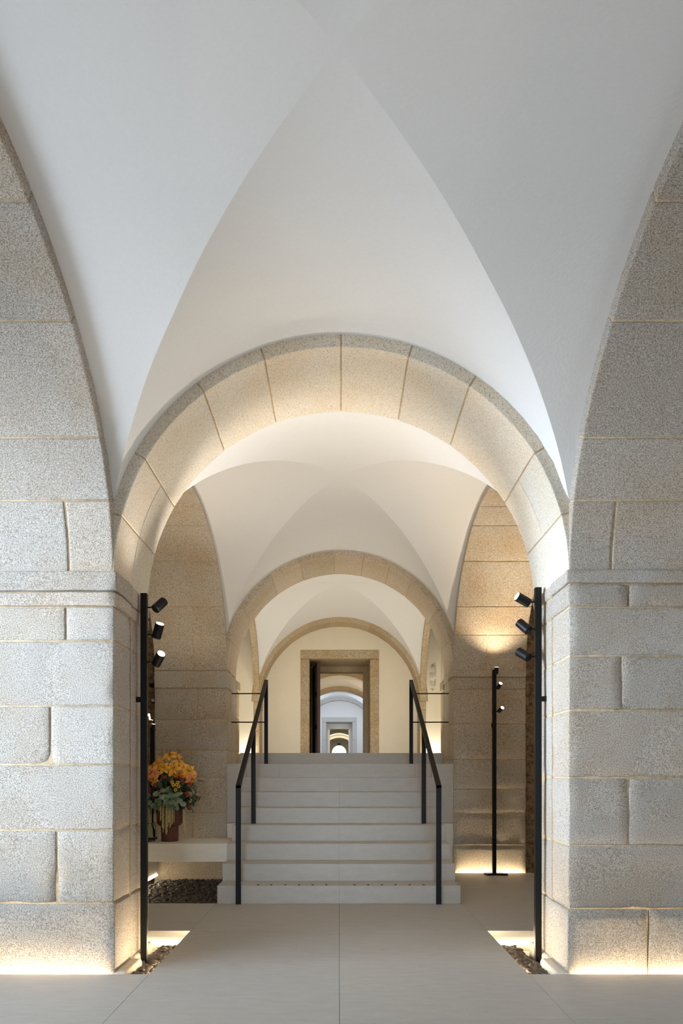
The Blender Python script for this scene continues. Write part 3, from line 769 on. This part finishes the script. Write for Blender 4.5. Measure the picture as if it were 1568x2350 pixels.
# ------------------------------------------------------------------ vase and flowers
VX, VY, VZ = -1.772, 7.16, 0.495
vz = empty('flower_vase', (VX, VY, VZ), label='oxblood ceramic footed vase on the pale stone bench', cat='vase')
lathe('bowl', [(0.094, 0.156), (0.112, 0.166), (0.128, 0.182), (0.136, 0.205), (0.138, 0.245), (0.138, 0.345), (0.132, 0.372), (0.124, 0.372), (0.124, 0.24), (0.09, 0.19), (0.0, 0.18)], M['vase'], vz, seg=40)
lathe('foot', [(0.0, 0.0), (0.086, 0.0), (0.090, 0.006), (0.091, 0.150), (0.094, 0.157)], M['vase'], vz, seg=40)
RB = random.Random(11)
def pm(name, c, rough=0.5, sss=0.0):
    m = plain(name, c, rough, nscale=25, var=0.18); return m
F_ = {'yel': pm('golden_orange_petal', (0.86, 0.42, 0.035)), 'pch': pm('peach_orange_petal', (0.90, 0.33, 0.10)), 'org': pm('deep_orange_petal', (0.80, 0.26, 0.03)),
      'red': pm('red_berry', (0.42, 0.02, 0.025), 0.3), 'pink': pm('pink_red_blossom', (0.60, 0.06, 0.10)), 'euc': pm('grey_green_leaf', (0.24, 0.33, 0.22), 0.55),
      'dark': pm('dark_green_leaf', (0.035, 0.075, 0.030), 0.45), 'stem': pm('green_stem', (0.10, 0.17, 0.05)), 'ama': pm('pale_green_bead', (0.86, 0.80, 0.38), 0.6),
      'day': pm('yellow_petal', (0.85, 0.52, 0.03)), 'brn': pm('brown_anther', (0.10, 0.03, 0.01))}

def petal_mesh(name, L, W, curl, mat, n=6):
    V = []; F = []
    for i in range(n + 1):
        t = i / n
        wv = W * (math.sin(math.pi * min(1, t * 0.93 + 0.05)) ** 0.75)
        r = L * t * (1 - 0.10 * curl * t); z = L * (0.42 * t - 0.55 * curl * t * t)
        for j in (-1, 0, 1):
            V.append((r, j * wv * 0.5, z - (0.12 * W if j == 0 else 0)))
    for i in range(n):
        for j in range(2):
            p = i * 3 + j; F.append((p, p + 1, p + 4, p + 3))
    me = bpy.data.meshes.new(name); me.from_pydata(V, [], F); me.update(); me.materials.append(mat)
    for p in me.polygons: p.use_smooth = True
    return me
LP = {k: petal_mesh('petal', 0.095, 0.045, 1.0, F_[k]) for k in ('yel', 'pch', 'org')}
st_me = None
def stems_mesh():
    bm = bmesh.new()
    for i in range(6):
        a = i * math.pi / 3 + .3
        mt = Matrix.Translation((0.012 * math.cos(a), 0.012 * math.sin(a), 0.035)) @ Matrix.Rotation(a, 4, 'Z') @ Matrix.Rotation(0.35, 4, 'Y')
        bmesh.ops.create_cone(bm, segments=5, radius1=0.0012, radius2=0.0012, depth=0.06, matrix=mt, cap_ends=True)
        bmesh.ops.create_icosphere(bm, subdivisions=1, radius=0.004, matrix=Matrix.Translation((0.024 * math.cos(a), 0.024 * math.sin(a), 0.066)))
    me = bpy.data.meshes.new('stamen'); bm.to_mesh(me); bm.free(); me.materials.append(F_['brn']); return me
STAM = stems_mesh()
ORG = Vector((VX, VY, VZ + 0.36))
def stem(root, tip, mat=F_['stem'], rad=0.003):
    inv = root.matrix_basis.inverted()
    o = tube('stem', ORG + (Vector(tip) - ORG) * 0.12, tip, rad, mat, root, seg=6); o.matrix_parent_inverse = inv
def orient(d):
    return Vector(d).normalized().to_track_quat('Z', 'Y').to_matrix().to_4x4()
def root_at(name, p, d, **kw):
    r = empty(name, **kw); r.matrix_basis = Matrix.Translation(p) @ orient(d) @ Matrix.Rotation(RB.uniform(0, 6.28), 4, 'Z'); return r
def inst(nm, me, root, mt):
    o = bpy.data.objects.new(nm, me); COL.objects.link(o); o.parent = root; o.matrix_local = mt; return o
LILY = ['golden orange lily at the very top of the bouquet in the oxblood vase', 'golden orange lily beside the topmost one, tilted towards the stairs', 'golden orange lily beside the topmost one, tilted towards the short spotlight stand', 'golden orange lily just above the large peach lily', 'large peach orange lily on the spotlight stand side of the bouquet', 'small drooping peach lily below the large peach lily', 'golden orange lily at the middle of the bouquet front', 'golden orange lily right above the cluster of yellow daisies', 'upright golden orange lily behind the one above the daisies', 'wide open golden lily on the stair side of the bouquet', 'drooping peach lily under the wide open golden lily', 'small deep orange lily hanging face down among the berries', 'peach orange lily half hidden behind the wide open golden lily', 'small golden lily at the bouquet edge by the short spotlight stand']
LBL = {'yel': 'golden orange lily in the oxblood vase', 'pch': 'peach orange lily in the oxblood vase', 'org': 'deep orange lily in the oxblood vase'}
def U(px, pz): return ((px - 390) * 0.00457, 1.203 + (1775 - pz) * 0.00457)
for li, (dx, z, dy, k, sc, d) in enumerate(((0.00, 1.385, -.02, 'yel', 1.0, (0.0, -.55, .8)), (0.065, 1.395, .03, 'yel', .95, (.5, -.3, .8)), (-.062, 1.375, .02, 'yel', .9, (-.6, -.4, .7)),
                          (-.105, 1.305, -.06, 'yel', 1.0, (-.3, -.8, .5)), (-.148, 1.205, -.12, 'pch', 1.15, (-.25, -1, .15)), (-.13, 1.150, -.15, 'pch', .85, (-.2, -.9, -.3)),
                          (-.022, 1.258, -.14, 'yel', .9, (-.1, -.9, .4)), (0.073, 1.250, -.13, 'yel', 1.05, (.1, -.9, .4)), (0.105, 1.315, -.05, 'yel', .95, (.3, -.5, .8)),
                          (0.215, 1.225, -.10, 'yel', 1.1, (.35, -.9, .3)), (0.245, 1.150, -.10, 'pch', .9, (.5, -.8, -.4)), (0.130, 1.180, -.15, 'org', .8, (.1, -.6, -.7)),
                          (0.150, 1.275, .02, 'pch', .9, (.4, -.5, .6)), (-.19, 1.29, .0, 'yel', .8, (-.7, -.2, .7)))):
    p = Vector((VX + dx, VY + dy, z))
    r = root_at('lily', p, d, label=LILY[li], cat='flower', group='lilies in the oxblood vase')
    for i in range(6):
        inst('petal', LP[k], r, Matrix.Rotation(i * math.pi / 3, 4, 'Z') @ Matrix.Scale(sc * (1 if i % 2 else .92), 4) @ Matrix.Translation((0, 0, 0.0015 * (i % 2))))
    inst('stamen', STAM, r, Matrix.Scale(sc, 4))
    stem(r, p)
def leaf_mesh(L, W, mat, fold=0.15):
    V = []; F = []; n = 8
    ring = [(0.5 * L + 0.5 * L * math.cos(2 * math.pi * i / n), 0.5 * W * math.sin(2 * math.pi * i / n)) for i in range(n)]
    V = [(0.5 * L, 0, -fold * W)] + [(x, y, -0.12 * L * (x / L) ** 2) for x, y in ring]
    F = [(0, 1 + i, 1 + (i + 1) % n) for i in range(n)]
    me = bpy.data.meshes.new('leaf'); me.from_pydata(V, [], F); me.update(); me.materials.append(mat)
    for p in me.polygons: p.use_smooth = True
    return me
LE = leaf_mesh(0.074, 0.066, F_['euc']); LD = leaf_mesh(0.085, 0.044, F_['dark'])
def sprig(name, tip, me, n, label, group, spread=1.0):
    tip = Vector(tip); d = tip - ORG; L = d.length
    r = empty(name, ORG, label=label, cat='foliage', group=group)
    stem(r, tip, rad=0.002)
    for i in range(n):
        t = 0.35 + 0.65 * i / (n - 1)
        q = d * t
        ax = orient(d) @ Matrix.Rotation(i * 2.4, 4, 'Z') @ Matrix.Rotation(-0.25 - 0.5 * (i == n - 1), 4, 'Y')
        inst('leaf', me, r, Matrix.Translation(q) @ ax @ Matrix.Scale(RB.uniform(0.75, 1.15) * spread, 4))
for (dx, dy, z) in ((-.19, -.15, .985), (-.16, -.20, .915), (-.20, -.1, .86), (-.05, -.22, 1.02), (.02, -.24, 1.055), (.03, -.24, .985), (.06, -.25, .975), (.10, -.23, .99), (.13, -.2, 1.0), (.05, -.24, .925), (.12, -.22, .93), (.15, -.18, .90), (-.12, -.2, .88), (-.03, -.2, .96)):
    sprig('eucalyptus_sprig', (VX + dx, VY + dy, z), LE, 6, 'sprig of round grey-green eucalyptus leaves in the oxblood vase', 'eucalyptus sprigs in the oxblood vase')
for i in range(64):
    a = RB.uniform(0, 6.28); el = RB.uniform(-0.15, 1.25); R_ = RB.uniform(.22, .36)
    tip = ORG + Vector((math.cos(a) * math.cos(el) * R_ * .95, math.sin(a) * math.cos(el) * R_ * .7, .06 + math.sin(el) * R_ * 1.05))
    sprig('leafy_sprig', tip, LD, 7, 'sprig of dark green leaves in the oxblood vase', 'dark leafy sprigs in the oxblood vase')
for tip in ((.31, -.05, 1.01), (.30, -.04, 1.13), (.28, -.06, .90), (.24, -.1, .86), (.27, 0, .97)):
    sprig('leafy_sprig', (VX + tip[0], VY + tip[1], tip[2]), LD, 8, 'sprig of dark green leaves in the oxblood vase', 'dark leafy sprigs in the oxblood vase')
bm = bmesh.new(); bmesh.ops.create_icosphere(bm, subdivisions=2, radius=0.0095); BER = bpy.data.meshes.new('berry'); bm.to_mesh(BER); bm.free(); BER.materials.append(F_['red'])
for p in BER.polygons: p.use_smooth = True
for (dx, dy, z) in ((-.215, -.08, 1.09), (-.20, -.1, 1.055), (-.19, -.12, 1.13), (.0, -.2, 1.165), (.06, -.18, 1.12), (.16, -.16, 1.14), (.24, -.12, 1.095), (.21, -.15, 1.0), (.22, -.14, .975), (-.18, -.14, 1.02), (.23, -.12, .865), (-.09, -.22, 1.095), (-.06, -.22, 1.02)):
    r = empty('berry_sprig', (VX + dx, VY + dy, z), label='cluster of red berries in the oxblood vase', cat='berries', group='red berry clusters in the oxblood vase')
    for i in range(6): inst('berry', BER, r, Matrix.Translation((RB.uniform(-.016, .016), RB.uniform(-.012, .012), RB.uniform(-.018, .018))))
    stem(r, (VX + dx, VY + dy, z), rad=.0015)
DP = petal_mesh('petal', 0.022, 0.010, .6, F_['day'], n=3)
bm = bmesh.new(); bmesh.ops.create_icosphere(bm, subdivisions=1, radius=0.008); DC = bpy.data.meshes.new('flower_centre'); bm.to_mesh(DC); bm.free(); DC.materials.append(F_['brn'])
for (dx, dy, z) in ((-.12, -.2, 1.095), (-.09, -.2, 1.13), (.09, -.22, 1.085), (.12, -.21, 1.09), (.14, -.2, 1.07), (.11, -.21, 1.035), (.08, -.22, 1.115), (.13, -.2, 1.11)):
    p = Vector((VX + dx, VY + dy, z))
    r = root_at('daisy', p, (dx, -1, .3), label='small yellow daisy in the oxblood vase', cat='flower', group='small yellow daisies in the oxblood vase')
    for i in range(9): inst('petal', DP, r, Matrix.Rotation(i * 2 * math.pi / 9, 4, 'Z'))
    inst('flower_centre', DC, r, Matrix.Translation((0, 0, .006)))
    stem(r, p, rad=.0015)
def strand(x, y, ztop, zbot, label, group, rad=0.0034):
    V = []; F = []
    bm = bmesh.new(); z = ztop; i = 0
    while z > zbot:
        wob = 0.0012 * math.sin(i * 1.7 + x * 50)
        bmesh.ops.create_icosphere(bm, subdivisions=1, radius=rad * RB.uniform(.8, 1.15), matrix=Matrix.Translation((wob, 0.003 * math.cos(i * 2.1), z - ztop))); z -= rad * 1.7; i += 1
    me = bpy.data.meshes.new('flower_strand'); bm.to_mesh(me); bm.free(); me.materials.append(F_['ama'])
    o = bpy.data.objects.new('flower_strand', me); COL.objects.link(o); o.location = (x, y, ztop); tag(o, label, 'flower strand', group)
    for p in me.polygons: p.use_smooth = True
sl_, sg_ = 'pale green beaded flower strand hanging over the oxblood vase', 'beaded strands hanging over the oxblood vase'
for (dx, zb) in ((-.050, .73), (-.040, .645), (-.030, .60), (-.022, .63), (-.005, .585), (.006, .575), (.012, .60), (.021, .66), (.036, .64), (.046, .655), (.056, .68), (.066, .69), (-.058, .72), (.028, .70), (.079, .70)):
    strand(VX + dx, VY - .146 - RB.uniform(0, .02), RB.uniform(.87, .90), zb, sl_, sg_)
for (dx, zb) in ((-.155, .635), (-.148, .62), (-.140, .70), (-.132, .68), (.155, .66), (.163, .60), (.172, .58), (.148, .70)):
    strand(VX + dx, VY - .05, RB.uniform(.86, .89), zb, sl_, sg_)
# glass vase beside
glm, nt, b = new_mat('clear_glass')
b.inputs['Transmission Weight'].default_value = 1.0; b.inputs['Roughness'].default_value = 0.02; b.inputs['IOR'].default_value = 1.2; b.inputs['Base Color'].default_value = (0.95, 0.97, 0.94, 1)
gx, gy = -1.975, 7.13
g = lathe('glass_vase', [(0.0, 0.0), (0.055, 0.0), (0.057, 0.006), (0.057, 0.20), (0.054, 0.20), (0.054, 0.01), (0.0, 0.01)], glm, None, seg=28); g.location = (gx, gy, VZ)
tag(g, 'clear glass cylinder vase beside the oxblood vase on the bench', 'vase')
for i in range(6):
    strand(gx - .025 + .009 * i, gy + RB.uniform(-.02, .02), RB.uniform(.86, .90), VZ + RB.uniform(.02, .12), 'pale green beaded flower strand hanging in the clear glass vase', 'beaded strands in the glass vase', rad=.004)
